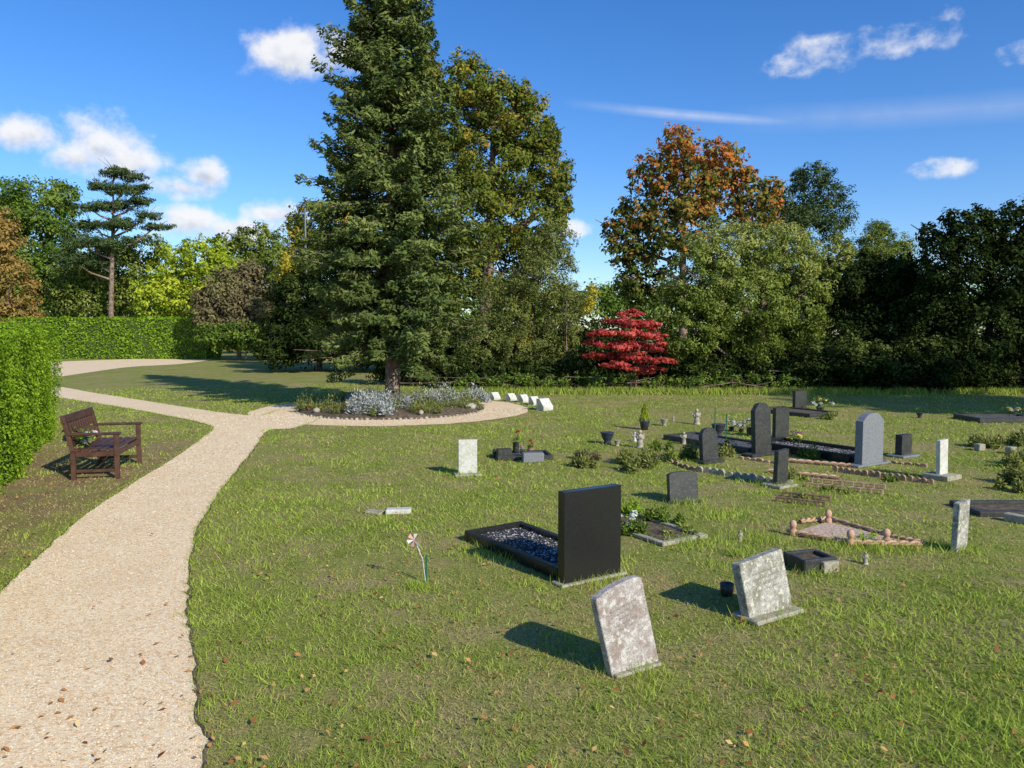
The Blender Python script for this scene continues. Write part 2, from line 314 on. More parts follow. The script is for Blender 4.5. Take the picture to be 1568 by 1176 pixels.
# ---------------------------------------------------------------- spruce in the round bed
BX,BY,BR=-2.62,16.75,2.02
def spruce(x,y):
    e=empty('spruce_tree',(x,y,0))
    zz=[1.2,1.7,2.5,4,5.7,7,8.4,9.5,10.8]; rr=[1.15,1.75,2.05,1.95,1.75,1.3,1.0,.68,.05]
    PP=[];NN=[];TT=[];LV=[];SS=[]; br=[]
    nb=600
    for i in range(nb):
        z=1.4+9.3*((i+random.random())/nb)**1.12
        R=np.interp(z,zz,rr); L=R*random.uniform(.5,1.12)
        if random.random()<.08: L*=1.17
        a=random.uniform(0,2*math.pi)
        out=np.array([math.cos(a),math.sin(a),0]); lat=np.array([-math.sin(a),math.cos(a),0])
        rise=np.interp(z,[1.3,5,10.5],[-.22,.02,.5])+random.uniform(-.22,.22)
        def bp(t): return out*L*t[:,None]+np.array([0,0,1])*(z+L*(rise*t-.28*t**2+.26*t**4))[:,None]
        m=int(40+90*R)
        t=rng.uniform(.15,1,m)**.6
        w=.30*L*(1-t)+.09
        s=rng.uniform(-1,1,m)
        p=bp(t)+lat*(s*w)[:,None]
        p[:,2]+=rng.uniform(-.12,.06,m)
        T=out*.7+lat*(np.sign(s)*.55)[:,None]+rng.normal(size=(m,3))*.4+np.array([0,0,.12])
        N=np.array([0,0,.7])+out*.6+rng.normal(size=(m,3))*.6
        PP.append(p);TT.append(T);NN.append(nrm(N)); b=random.uniform(0,.4)
        LV.append(np.clip(b+t*.3+rng.uniform(0,.35,m),0,.99)); SS.append(rng.uniform(.045,.09,m))
        tt=np.array([0,.35,.7,1.0]); q=bp(tt); br.append(([Vector(v) for v in q],[.028,.02,.012,.004]))
    leafmesh('foliage',np.concatenate(PP),np.concatenate(NN),np.concatenate(SS),.32,np.concatenate(LV),ML_spruce,e,np.concatenate(TT))
    br.append(([Vector((0,0,-.05)),Vector((0,0,.25)),Vector((0.01,0,1.4)),Vector((0,0,5)),Vector((0,0,10.8))],[.24,.19,.165,.11,.015]))
    tubes('trunk_and_limbs',br,M_bark,e,5)
spruce(BX+.0,BY+.2)
# ---------------------------------------------------------------- hedges
def hedge(name,a,b,depth,h,leaf,k):
    a=np.array(a);b=np.array(b); d=b-a; L=np.linalg.norm(d); u=d/L; v=np.array([-u[1],u[0]])
    e=empty(name,(a[0],a[1],0),math.atan2(u[1],u[0]))
    areas=[('f',L*h),('b',L*h),('t',L*depth),('e0',depth*h),('e1',depth*h)]
    PP=[];NN=[]
    for s,A in areas:
        n=int(k*A/(leaf*leaf)); r1=rng.uniform(0,1,n); r2=rng.uniform(0,1,n)
        if s in 'fb':
            p=np.stack([r1*L,np.full(n,0 if s=='f' else depth),r2*h],1); nn=np.array([0,-1 if s=='f' else 1,0])
        elif s=='t': p=np.stack([r1*L,r2*depth,np.full(n,h)],1); nn=np.array([0,0,1])
        else: p=np.stack([np.full(n,0 if s=='e0' else L),r1*depth,r2*h],1); nn=np.array([-1 if s=='e0' else 1,0,0])
        bulge=.04*np.sin(p[:,0]*2.1+p[:,2]*1.7)+.035*np.sin(p[:,0]*5.3+p[:,1]*4+p[:,2]*3.1)+rng.normal(0,.03,n)
        p=p+nn*bulge[:,None]; PP.append(p); NN.append(nrm(nn*.7+np.array([0,0,.3])+rng.normal(size=(n,3))*.5))
    P_=np.concatenate(PP);N_=np.concatenate(NN)
    cl=.5+.25*np.sin(P_[:,0]*3.7+np.sin(P_[:,2]*6)*1.5)*np.sin(P_[:,2]*4.1+P_[:,1]*5+P_[:,0])
    lv=np.clip(.55*cl+.45*rng.uniform(0,1,len(P_)),0,.99)
    leafmesh('foliage',P_,N_,leaf*rng.uniform(.6,1.2,len(P_)),.5,lv,ML_hedge,e)
    bm=bmesh.new(); bmesh.ops.create_cube(bm,size=1); bmesh.ops.scale(bm,vec=(L-.12,depth-.12,h-.1),verts=bm.verts)
    bmesh.ops.bevel(bm,geom=bm.edges[:],offset=.05,segments=2,affect='EDGES')
    o=bm_obj('core',bm,M_hcore,e); o.location=(L/2,depth/2,(h-.1)/2)
M_hcore=mat_p('hedge_core',[(.3,(.03,.05,.01)),(.7,(.07,.11,.02))],12,1,1,20)
hedge('clipped_hedge',(-3.05,3.2),(-8.15,13.7),1.3,1.72,.022,1.2)
hedge('clipped_hedge',(-42,49.5),(-18.9,47.5),2.2,2.55,.085,1.2)
# ---------------------------------------------------------------- ground and paths
m_ground,nt,out=newmat('grass_ground'); co=coord(nt)
c1=ramp(nt,noise(nt,.35,5,co,.6),[(.3,(.18,.215,.04)),(.5,(.24,.265,.055)),(.7,(.32,.29,.09))])
c2=ramp(nt,noise(nt,9,6,co,.7),[(.3,(.08,.11,.018)),(.5,(.23,.27,.05)),(.7,(.34,.35,.09))])
c=mixc(nt,.55,c1,c2)
br=ramp(nt,noise(nt,1.1,7,co,.75),[(.44,(0,0,0)),(.62,(.85,.85,.85))]); c=mixc(nt,br,c,(.37,.28,.14))
sx_=nt.nodes.new('ShaderNodeSeparateXYZ'); nt.links.new(co,sx_.inputs[0])
edge=mathn(nt,'MULTIPLY',mathn(nt,'SUBTRACT',mathn(nt,'MULTIPLY_ADD',sx_.outputs[0],-1.0,-2.9),mathn(nt,'MULTIPLY',sx_.outputs[1],.125)),2.0,clamp=True)
edge=mathn(nt,'MULTIPLY',edge,mathn(nt,'MULTIPLY',mathn(nt,'SUBTRACT',13.0,sx_.outputs[1]),.33,clamp=True))
n5=ramp(nt,noise(nt,2.5,6,co,.7),[(.36,(0,0,0)),(.56,(.9,.9,.9))]); edge=mathn(nt,'MULTIPLY',edge,n5)
c=mixc(nt,edge,c,(.25,.165,.095))
fine=ramp(nt,noise(nt,60,3,co,.75),[(.3,(.4,.4,.4)),(.7,(1.5,1.5,1.5))]); c=mixc(nt,1.0,c,fine,'MULTIPLY')
b=nt.nodes.new('ShaderNodeBsdfPrincipled'); b.inputs['Roughness'].default_value=.95; b.inputs['Specular IOR Level'].default_value=.1
nt.links.new(c,b.inputs['Base Color'])
bp=nt.nodes.new('ShaderNodeBump'); bp.inputs['Strength'].default_value=.6; bp.inputs['Distance'].default_value=.04
nt.links.new(noise(nt,16,6,co,.75),bp.inputs['Height']); nt.links.new(bp.outputs[0],b.inputs['Normal']); nt.links.new(b.outputs[0],out.inputs[0])
bm=bmesh.new(); bmesh.ops.create_grid(bm,x_segments=40,y_segments=40,size=600)
bm_obj('ground',bm,m_ground)
m_path,nt,out=newmat('gravel'); co=coord(nt)
vo=nt.nodes.new('ShaderNodeTexVoronoi'); vo.inputs['Scale'].default_value=75; nt.links.new(co,vo.inputs['Vector'])
sep=nt.nodes.new('ShaderNodeSeparateColor'); nt.links.new(vo.outputs['Color'],sep.inputs[0])
c=ramp(nt,sep.outputs[0],[(0,(.62,.41,.21)),(.35,(.85,.63,.38)),(.8,(.88,.72,.48)),(1,(.88,.79,.60))])
c=mixc(nt,ramp(nt,noise(nt,1.6,6,co,.65),[(.42,(0,0,0)),(.75,(.45,.45,.45))]),c,(.66,.48,.28))
b=nt.nodes.new('ShaderNodeBsdfPrincipled'); b.inputs['Roughness'].default_value=.95; nt.links.new(c,b.inputs['Base Color']); b.inputs['Specular IOR Level'].default_value=.15
bp=nt.nodes.new('ShaderNodeBump'); bp.inputs['Strength'].default_value=.3; bp.inputs['Distance'].default_value=.005; bp.invert=True
nt.links.new(vo.outputs['Distance'],bp.inputs['Height']); nt.links.new(bp.outputs[0],b.inputs['Normal']); nt.links.new(b.outputs[0],out.inputs[0])
def sheet(name,poly,z,mat):
    bm=bmesh.new(); vs=[bm.verts.new((x,y,z)) for x,y in poly]
    es=[bm.edges.new((vs[i],vs[(i+1)%len(vs)])) for i in range(len(vs))]
    bmesh.ops.triangle_fill(bm,use_beauty=True,edges=es)
    for f in bm.faces:
        f.normal_update()
        if f.normal.z<0: f.normal_flip()
    me=bpy.data.meshes.new(name); bm.to_mesh(me); bm.free(); me.materials.append(mat)
    return link(bpy.data.objects.new(name,me))
mp=[(-.9,-4),(-.75,0),(-.95,1.6)]+[G(*p) for p in [(312,1176),(304,1100),(301,1040),(292,980),(289,930),(292,880),(300,820),(318,785),(345,745),(370,712),(392,685),(412,660),(450,656),(490,640),(455,628),(425,629),(395,637),(330,631),(240,617),(150,603),(87,592),(20,584),(20,598),(87,609),(160,620),(240,634),(300,646),(326,656),(308,673),(250,712),(180,755),(110,806),(75,838),(38,872),(0,908)]]+[(-2.75,3.4),(-2.2,1.5),(-2.0,-4)]
mp=catmull(mp,7)
def jitter(poly,a):
    return [(x+random.uniform(-a,a),y+random.uniform(-a,a)) for x,y in poly]
mp=jitter(mp,.014)
sheet('gravel_path',mp,.010,m_path)
fp=catmull([G(*p) for p in [(20,590),(87,578),(140,570),(200,562),(270,558),(318,552),(322,548),(270,547),(200,550),(140,552),(87,554),(20,556)]],4)
sheet('gravel_path',fp,.008,m_path)
ro=[(BX+2.98*math.cos(a),BY+2.98*math.sin(a)) for a in np.linspace(0,2*math.pi,90)[:-1]]
sheet('gravel_ring_path',jitter(ro,.03),.006,m_path)
bm=bmesh.new()
rings=[(BR,.0),(BR*.97,.05),(BR*.7,.11),(BR*.35,.15)]
prev=None
for r,z in rings:
    cur=[bm.verts.new((r*math.cos(a),r*math.sin(a),z+random.uniform(-.01,.01)*(r<BR*.99))) for a in np.linspace(0,2*math.pi,49)[:-1]]
    if prev:
        for i in range(48): bm.faces.new((prev[i],prev[(i+1)%48],cur[(i+1)%48],cur[i]))
    prev=cur
bm.faces.new(prev)
bed=empty('round_flower_bed',(BX,BY,.008)); bm_obj('soil_mound',bm,M_soil,bed,True)
V=[];Fc=[]
def rock(cx,cy,cz,s):
    bm=bmesh.new(); bmesh.ops.create_icosphere(bm,subdivisions=1,radius=1)
    o=len(V); sc=(s*random.uniform(.8,1.4),s*random.uniform(.7,1.1),s*random.uniform(.5,.8)); a=random.uniform(0,6)
    for v in bm.verts:
        x,y,z=v.co*random.uniform(.82,1.12); x*=sc[0];y*=sc[1];z*=sc[2]
        V.append((cx+x*math.cos(a)-y*math.sin(a),cy+x*math.sin(a)+y*math.cos(a),cz+z))
    for f in bm.faces: Fc.append(tuple(v.index+o for v in f.verts))
    bm.free()
for a in np.arange(0,2*math.pi,.052):
    rock(BR*math.cos(a),BR*math.sin(a),.01,random.uniform(.02,.05))
for a,s in ((-1.1,.09),(-2.4,.11),(-.25,.14),(3.3,.16)): rock(BR*.9*math.cos(a),BR*.9*math.sin(a),.10,s)
np_mesh('edging_stones',V,Fc,M_stone,None,bed)
PP=[];TT=[];NN=[];LV=[];SS=[]
def spiky(cx,cy,rad,h,n,cl=14,size=.035):
    for _ in range(cl):
        a=random.uniform(0,6.28); r=rad*math.sqrt(random.random()); bx=cx+r*math.cos(a); by=cy+r*math.sin(a)
        hh=h*(1-.45*(r/rad)**2)*random.uniform(.7,1.2); m=n//cl
        q=rdir(m); q[:,2]=np.abs(q[:,2]); 
        u=rng.uniform(0.1,1,(m,1))
        p=np.array([bx,by,.08])+q*u*np.array([hh*.5,hh*.5,hh])
        PP.append(p);TT.append(q+rng.normal(size=(m,3))*.35+np.array([0,0,.3]));NN.append(nrm(rng.normal(size=(m,3))+np.array([.3,-.4,.5])))
        LV.append(np.clip(rng.uniform(0,.7,m)+u[:,0]*.3,0,.99));SS.append(rng.uniform(.6,1.3,m)*size)
for (px,py,rad,h) in [(575,640,.5,.55),(600,634,.4,.55),(655,628,.40,.52),(682,626,.34,.5),(560,632,.34,.48),(725,622,.3,.4),(540,624,.2,.28)]:
    x,y=G(px,py); spiky(x-BX,max(y,BY-BR*.85)-BY+.12,rad,h,2800)
leafmesh('dusty_miller_plants',np.concatenate(PP),np.concatenate(NN),np.concatenate(SS),.3,np.concatenate(LV),ML_silver,bed,np.concatenate(TT))
PP=[];TT=[];NN=[];LV=[];SS=[]
for _ in range(60):
    a=random.uniform(0,6.28); r=BR*math.sqrt(random.random())*.93; spiky(r*math.cos(a),r*math.sin(a),.2,random.uniform(.12,.45),280,5,.03)
for dx,dy in ((-.45,-.6),(-.1,-.8),(1.3,-.5),(.8,-.9),(.3,-1.1)): spiky(dx,dy,.15,.95,420,5,.03)
leafmesh('low_green_plants',np.concatenate(PP),np.concatenate(NN),np.concatenate(SS),.25,np.concatenate(LV),ML_grey,bed,np.concatenate(TT))
def flowerhead(name,loc,rad,n,mat,parent=None,size=.02):
    p=rdir(n)*rad*rng.uniform(.5,1,(n,1)); p[:,2]=np.abs(p[:,2])*.9
    o=leafmesh(name,p,nrm(p+rng.normal(size=(n,3))*.3*rad+np.array([0,0,rad])),size,.8,rng.uniform(0,1,n),mat,parent); o.location=loc; return o
for dx,dy in ((-1.55,-.9),(.75,-1.55)):
    flowerhead('red_bedding_flowers',(dx,dy,.1),.09,16,ML_flowr,bed,.02)
# ---------------------------------------------------------------- grass blades
NB=430000
def on_path(x,y,full=True):
    r=pip(x,y,mp)|pip(x,y,fp)
    r|=np.hypot(x-BX,y-BY)<2.97
    return r
lr=rng.uniform(math.log(1.8),math.log(26),NB); R=np.exp(lr); th=rng.uniform(-.85,.85,NB)
X=R*np.sin(th);Yv=R*np.cos(th)
ok=~on_path(X,Yv); X=X[ok];Yv=Yv[ok];R=R[ok]; n=len(X)
def vn(x,y,sc,seed):
    r_=np.random.default_rng(seed); g=r_.uniform(0,1,(256,256)); x=x*sc+500; y=y*sc+500
    xi=np.floor(x).astype(int);yi=np.floor(y).astype(int); fx=x-xi;fy=y-yi; fx=fx*fx*(3-2*fx);fy=fy*fy*(3-2*fy)
    a=g[xi%256,yi%256];b_=g[(xi+1)%256,yi%256];c_=g[xi%256,(yi+1)%256];d_=g[(xi+1)%256,(yi+1)%256]
    return (a*(1-fx)+b_*fx)*(1-fy)+(c_*(1-fx)+d_*fx)*fy
lf=vn(X,Yv,.9,1); lf2=vn(X,Yv,4.5,2); lf3=vn(X,Yv,13,3); lf4=vn(X,Yv,34,4)
lush=np.clip((X+1.0)/3,0,1)*np.clip((5.4-Yv)/2.4,0,1)
pt=.4*lf+.3*lf2+.3*lf3
dry=np.clip((pt-.46)*6,0,1)*(1-.6*lush)
dry=np.maximum(dry,np.clip((-X-2.9-.125*Yv)*1.6,0,.85)*(Yv<12))
thin=rng.uniform(0,1,n)>np.clip(dry*.55+(.5-lf4)*.8,0,.88)
X,Yv,R,lf,lf2,lf3,lf4,lush,dry=[q[thin] for q in (X,Yv,R,lf,lf2,lf3,lf4,lush,dry)]; n=len(X)
h=(.008+.011*(1-lf)+.011*lf3+.010*lf4)*rng.uniform(.5,1.5,n)*(1+2.0*lush*lf2)*(1+.006*R)*(1-.4*dry)
w=.0018*np.maximum(R/3.2,.8)*rng.uniform(.7,1.4,n)*(1+.5*lush)
az=rng.uniform(0,2*math.pi,n); az2=rng.uniform(0,2*math.pi,n)
bx=np.cos(az)*w; by=np.sin(az)*w; lean=h*rng.uniform(.3,2.0,n)
V=np.stack([np.stack([X-bx,Yv-by,np.zeros(n)],1),np.stack([X+bx,Yv+by,np.zeros(n)],1),np.stack([X+np.cos(az2)*lean,Yv+np.sin(az2)*lean,h],1)],1).reshape(-1,3)
lv=np.clip(.60-.46*dry+.35*(lf2-.5)+.25*(lf4-.5)+rng.normal(0,.17,n)+.10*lush,0,.99)
np_mesh('grass',V,np.arange(3*n).reshape(-1,3),ML_grass,np.repeat(lv,3))
TP=[]
for i in range(len(mp)):
    x0,y0=mp[i];x1,y1=mp[(i+1)%len(mp)]; L=math.hypot(x1-x0,y1-y0)
    if 0<y0<20:
        for q in range(int(L*(170 if y0<9 else 60))):
            t=random.random(); TP.append((x0+(x1-x0)*t+random.gauss(0,.014),y0+(y1-y0)*t+random.gauss(0,.014)))
def tuft_mesh(name,TP,hh,ww,base=.3):
    TP=np.array(TP); n=len(TP); X=TP[:,0];Y_=TP[:,1]
    h=hh*rng.uniform(.5,1.5,n); w=ww*np.maximum(np.hypot(X,Y_)/4,.8)
    az=rng.uniform(0,2*math.pi,n);a2=rng.uniform(0,2*math.pi,n);le=h*rng.uniform(.1,1,n)
    V=np.stack([np.stack([X-np.cos(az)*w,Y_-np.sin(az)*w,np.zeros(n)],1),np.stack([X+np.cos(az)*w,Y_+np.sin(az)*w,np.zeros(n)],1),np.stack([X+np.cos(a2)*le,Y_+np.sin(a2)*le,h],1)],1).reshape(-1,3)
    return np_mesh(name,V,np.arange(3*n).reshape(-1,3),ML_grass,np.repeat(np.clip(base+rng.uniform(0,.5,n),0,.99),3))
tuft_mesh('grass_edge_tufts',TP,.030,.0025)
TP=[]
for i in range(420):
    r=math.exp(random.uniform(math.log(2.3),math.log(14))); a=random.uniform(-.72,.72); x=r*math.sin(a); y=r*math.cos(a)
    if on_path(np.array([x]),np.array([y]))[0] or (x<-1 and random.random()<.5): continue
    s=random.uniform(.02,.06)*(1+.06*r)
    for q in range(random.randint(14,40)): TP.append((x+random.gauss(0,s),y+random.gauss(0,s)))
tuft_mesh('coarse_grass_tufts',TP,.038,.0026,.5)
TP=[]
for i in range(9000):
    x=random.uniform(-2,17); TP.append((x,random.gauss(21.3,.35)))
tuft_mesh('wood_edge_grass',TP,.14,.003,.25)
k_=[i for i in range(len(mp)) if 1.2<mp[i][1]<13.0 and mp[i][0]>-4.9]
seg=[];last=None;segs=[]
for i in k_:
    if last is not None and i!=last+1: segs.append(seg);seg=[]
    seg.append(Vector((mp[i][0],mp[i][1],.004)));last=i
segs.append(seg)
tubes('lawn_edge',[(s,[.012]*len(s)) for s in segs if len(s)>2],M_soil,None,5)
# ---------------------------------------------------------------- loose gravel stones
def pebbles(name,P_,s,mat,parent=None):
    n=len(P_); base=np.array([[1,0,0],[0,1,0],[-1,0,0],[0,-1,0],[0,0,1],[0,0,-1]],float)
    sc=np.stack([s*rng.uniform(.8,1.4,n),s*rng.uniform(.6,1.1,n),s*rng.uniform(.3,.6,n)],1)
    V=base[None]*sc[:,None,:]+rng.normal(0,.12,(n,6,3))*s[:,None,None]
    a=rng.uniform(0,6.28,n); c_,s_=np.cos(a)[:,None],np.sin(a)[:,None]
    x=V[:,:,0]*c_-V[:,:,1]*s_; y=V[:,:,0]*s_+V[:,:,1]*c_; V=np.stack([x,y,V[:,:,2]],2)+P_[:,None,:]
    f=np.array([[0,1,4],[1,2,4],[2,3,4],[3,0,4]])
    Fc=(f[None]+6*np.arange(n)[:,None,None]).reshape(-1,3)
    return np_mesh(name,V.reshape(-1,3),Fc,mat,np.repeat(rng.uniform(0,1,n),6),parent)
NG=190000
R=np.exp(rng.uniform(math.log(1.9),math.log(17),NG)); th=rng.uniform(-.75,.1,NG); X=R*np.sin(th);Yv=R*np.cos(th)
ok=pip(X,Yv,mp)|((np.hypot(X-BX,Yv-BY)<2.95)&(np.hypot(X-BX,Yv-BY)>2.05)); X=X[ok];Yv=Yv[ok];R=R[ok]
pebbles('gravel_stones',np.stack([X,Yv,np.full(len(X),.011)],1),rng.uniform(.0025,.0058,len(X))*np.maximum(R/5,1),ML_peb)
# fallen leaves
n=7500; R=np.exp(rng.uniform(math.log(2),math.log(22),n)); th=rng.uniform(-.75,.75,n)
P_=np.stack([R*np.sin(th),R*np.cos(th),.024+rng.uniform(0,.012,n)],1)
keep=rng.uniform(0,1,n)<np.where(on_path(P_[:,0],P_[:,1]),.08,.45); P_=P_[keep]; n=len(P_)
leafmesh('fallen_leaves',P_,nrm(np.array([0,0,1])+rng.normal(size=(n,3))*.35),rng.uniform(.006,.021,n)*rng.uniform(.6,1.2,n),.6,rng.uniform(0,1,n),ML_litter)
R=rng.uniform(2.6,4.5,90); th=rng.uniform(-.72,-.35,90)
P_=np.stack([R*np.sin(th),R*np.cos(th),np.full(90,.02)],1)
leafmesh('fallen_leaves',P_,nrm(np.array([0,0,1])+rng.normal(size=(90,3))*.35),rng.uniform(.010,.026,90),.55,rng.uniform(0,.7,90),ML_litter)
# ---------------------------------------------------------------- graves
def profile(style,w,h):
    a=w/2
    if style=='arch': top=[(a*math.cos(t),h-.10*w+.10*w*math.sin(t)) for t in np.linspace(0,math.pi,13)]
    elif style=='round': top=[(a*math.cos(t),h-a*.8+a*.8*math.sin(t)) for t in np.linspace(0,math.pi,15)]
    elif style=='ogee': top=[(a,h*.86),(a*.9,h*.875),(a*.72,h*.93),(a*.45,h*.985),(a*.2,h),(-a*.2,h),(-a*.45,h*.985),(-a*.72,h*.93),(-a*.9,h*.875),(-a,h*.86)]
    elif style=='slant': top=[(a,h),(-a,h*.93)]
    else: top=[(a,h),(-a,h)]
    return [(-a,-.06),(a,-.06)]+top
def headstone(px,py,wpx,top,style,mat,thick=.07,yaw=YAW,lean=0,tilt=0,plinth=None,text=None,name='gravestone',tm=None,ts=.07):
    x,y=G(px,py); w=wpx*y/F/.9; h=Zt(y,top)
    e=empty(name,(x,y,0),yaw)
    if plinth:
        pw,pd,ph,pm=plinth; box('plinth',(pw,pd,ph),(0,0,ph/2),pm,e,bev=.008)
    t=extrude_profile('tablet',profile(style,w,h),thick,mat,e); t.rotation_euler=(tilt,lean,0)
    if text:
        cu=bpy.data.curves.new('inscription','FONT'); cu.body=text; cu.size=w*ts; cu.align_x='CENTER'; cu.extrude=.0004; cu.space_line=1.3
        o=link(bpy.data.objects.new('inscription',cu),t); cu.materials.append(tm or M_inscr)
        o.location=(0,-thick/2-.0006,h*.74); o.rotation_euler=(math.pi/2,0,0)
    return e,w,h
headstone(970,1024,84,886,'arch',M_greyp,.05,YAW,-.23,-.05,(.30,.11,.018,M_conc),'In loving memory of\na dear mother, gran\nand sister\nwho passed away\nrest in peace')
headstone(1176,942,88,852,'flat',M_grey,.07,YAW,-.10,-.18,(.42,.2,.03,M_conc),'Treasured memories\nof a beloved husband\nfather and grandad\nalways in our hearts')
headstone(903,887,100,747,'flat',M_black,.075,YAW,0,0,(.56,.13,.02,M_conc))
headstone(716,728,26,673,'flat',M_white,.06,math.radians(10),0,0,(.32,.22,.03,M_conc))
headstone(1046,769,44,722,'arch',M_black2,.06,math.radians(15),0,-.12,(.36,.14,.02,M_black2))
headstone(1194,745,22,687,'slant',M_black2,.06,YAW,.05,0,(.3,.25,.035,M_conc))
headstone(1086,708,30,655,'round',M_black2,.07,YAW,0,-.08,(.4,.2,.04,M_black2))
headstone(1166,697,32,617,'ogee',M_black2,.08,YAW,0,-.05,(.6,.2,.04,M_black2))
headstone(1195,672,28,624,'flat',M_black2,.07,YAW,0,0,(.5,.2,.04,M_black2))
headstone(1330,712,48,632,'ogee',M_grey2,.11,YAW,0,0,(.7,.18,.03,M_grey2))
headstone(1383,699,24,665,'flat',M_black2,.1,YAW,0,0,(.4,.25,.03,M_grey2))
headstone(1442,733,20,673,'flat',M_white,.05,YAW,-.04,0,(.3,.3,.06,M_conc))
headstone(1468,843,27,765,'slant',M_grey,.05,YAW,.05,0)
headstone(1224,628,24,598,'flat',M_black2,.08,YAW,0,0,(.5,.2,.04,M_black2))
def kerbs(P0,e1len,e2len,h,th,mat,fill=None,name='grave_kerb_surround',yaw=YAW,pebb=None,z=.03):
    e=empty(name,(P0[0],P0[1],0),yaw); j=.003
    box('kerb',(e1len,th,h),(e1len/2,th/2,h/2),mat,e,bev=.006)
    box('kerb',(e1len,th,h),(e1len/2,e2len-th/2,h/2),mat,e,bev=.006)
    box('kerb',(th,e2len-2*th-j,h-.003),(th/2,e2len/2,h/2),mat,e,bev=.006)
    box('kerb',(th,e2len-2*th-j,h-.003),(e1len-th/2,e2len/2,h/2),mat,e,bev=.006)
    if fill:
        bm=bmesh.new(); bmesh.ops.create_grid(bm,x_segments=1,y_segments=1,size=.5)
        bmesh.ops.scale(bm,vec=(e1len-2*th+.01,e2len-2*th+.01,1),verts=bm.verts)
        o=bm_obj('infill',bm,fill,e); o.location=(e1len/2,e2len/2,z)
    if pebb:
        n=int((e1len-2*th)*(e2len-2*th)/.00022)
        p=np.stack([rng.uniform(th,e1len-th,n),rng.uniform(th,e2len-th,n),np.full(n,z+.003)],1)
        pebbles('chippings',p,rng.uniform(.006,.011,n),pebb,e)
    return e
def foliage_patch(name,px,py,rad,h,n,mat,size=.03,stretch=1.0,yaw=YAW,asp=.3):
    global PP,TT,NN,LV,SS
    PP=[];TT=[];NN=[];LV=[];SS=[]
    x,y=G(px,py)
    k=max(3,int(rad*12*stretch))
    for i in range(k):
        dx=random.uniform(-1,1)*rad*stretch; dy=random.uniform(-1,1)*rad*.7
        spiky(dx,dy,rad*.45,h*random.uniform(.6,1.1),n//k,3,size)
    o=leafmesh(name,np.concatenate(PP)-np.array([0,0,.07]),np.concatenate(NN),np.concatenate(SS),asp,np.concatenate(LV),mat,None,np.concatenate(TT))
    o.location=(x,y,0); o.rotation_euler=(0,0,yaw); return o
x,y=G(858,893)
kerbs((x-.02,y+.06),.57,1.22,.085,.055,M_black,M_slategrav,pebb=ML_dpeb,z=.045,yaw=YAW+.05)
x,y=G(1015,838); kerbs((x,y),.5,.95,.035,.05,M_conc,M_soil,yaw=YAW,z=.015)
foliage_patch('grave_plants',1000,808,.30,.2,2400,ML_green,.022)
foliage_patch('grave_plants',1035,818,.14,.12,700,ML_olive,.018)
foliage_patch('grave_plants',960,790,.15,.2,900,ML_hedge,.02)
x,y=G(1300,712); kerbs((x+.05,y+.12),.72,1.6,.11,.07,M_black,M_slategrav,pebb=ML_dpeb,z=.06)
x,y=G(1160,697); kerbs((x-.1,y+.1),.7,1.7,.08,.07,M_black2,M_slategrav,z=.05)
x,y=G(1240,640); kerbs((x,y),.9,1.4,.08,.07,M_black2,M_soil,z=.05)
x,y=G(1500,648); kerbs((x,y),1.5,.8,.09,.08,M_black2,M_slategrav,z=.05,yaw=0.05)
x,y=G(1500,792); kerbs((x,y),1.1,.5,.05,.07,M_black2,M_soil,z=.02,yaw=0.0)
x,y=G(1558,800); box('stone_block',(.09,.2,.07),(x,y,.035),M_conc,rot=(0,0,YAW))
def planter(px,py,w,d,h,mat,yaw):
    x,y=G(px,py); e=kerbs((x,y),w,d,h,.035,mat,M_soil,name='stone_planter',yaw=yaw,z=h*.7); return e
planter(1232,880,.28,.24,.10,M_black2,math.radians(18))
x,y=G(1268,875); box('stone_block',(.13,.05,.08),(x,y-.02,.04),M_conc,rot=(0,0,math.radians(18)))
foliage_patch('grave_plants',1240,862,.07,.12,240,ML_rust,.02)
x,y=G(1108,912); lathe('grave_flower_pot',[(0,0),(.03,0),(.042,.03),(.045,.08),(.038,.08),(.034,.07),(0,.065)],M_black2,None,(x+.02,y,0))
def rope(name,pts,r,mat,parent=None):
    pts=[Vector(p) for p in pts]; L=[]; tot=sum((pts[i+1]-pts[i]).length for i in range(len(pts)-1))
    for ph in (0,3.14):
        q=[];n=int(tot/(r*.55))+4
        for i in range(n):
            t=i/(n-1)*(len(pts)-1); k=min(int(t),len(pts)-2); p=pts[k].lerp(pts[k+1],t-k); d=(pts[k+1]-pts[k]).normalized()
            a=Vector((0,0,1)); b=d.cross(a); an=ph+i*.42
            q.append(p+(a*math.sin(an)+b*math.cos(an))*r*.55)
        L.append((q,[r*.6]*n))
    return tubes(name,L,mat,parent,6)
def g3(px,py,z=.0): x,y=G(px,py); return (x,y,z)
rg=empty('rope_edged_grave',(0,0,0))
rope('rope_edging',[g3(1205,818,.03),g3(1302,836,.03),g3(1410,838,.03)],.022,M_terra,rg)
rope('rope_edging',[g3(1225,803,.03),g3(1268,798,.03),g3(1357,824,.03),g3(1412,836,.03)],.02,M_terra,rg)
post=[(0,0),(.03,0),(.03,.05),(.018,.062),(.026,.075),(.03,.095),(.025,.118),(.012,.13),(0,.132)]
for p in [(1214,820),(1268,803),(1302,836),(1357,834)]: lathe('ball_post',post,M_terra,rg,g3(*p))
po=[g3(1216,818),g3(1302,834),g3(1400,836),g3(1268,802)]
bm=bmesh.new(); bm.faces.new([bm.verts.new((v[0],v[1],.02)) for v in po]); bm_obj('chippings_bed',bm,M_pinkgrav,rg)
rg2=empty('rope_edged_grave',(0,0,0))
rope('rope_edging',[g3(1175,724,.03),g3(1285,735,.03)],.025,M_terra,rg2)
rope('rope_edging',[g3(1195,707,.03),g3(1302,716,.03)],.025,M_terra,rg2)
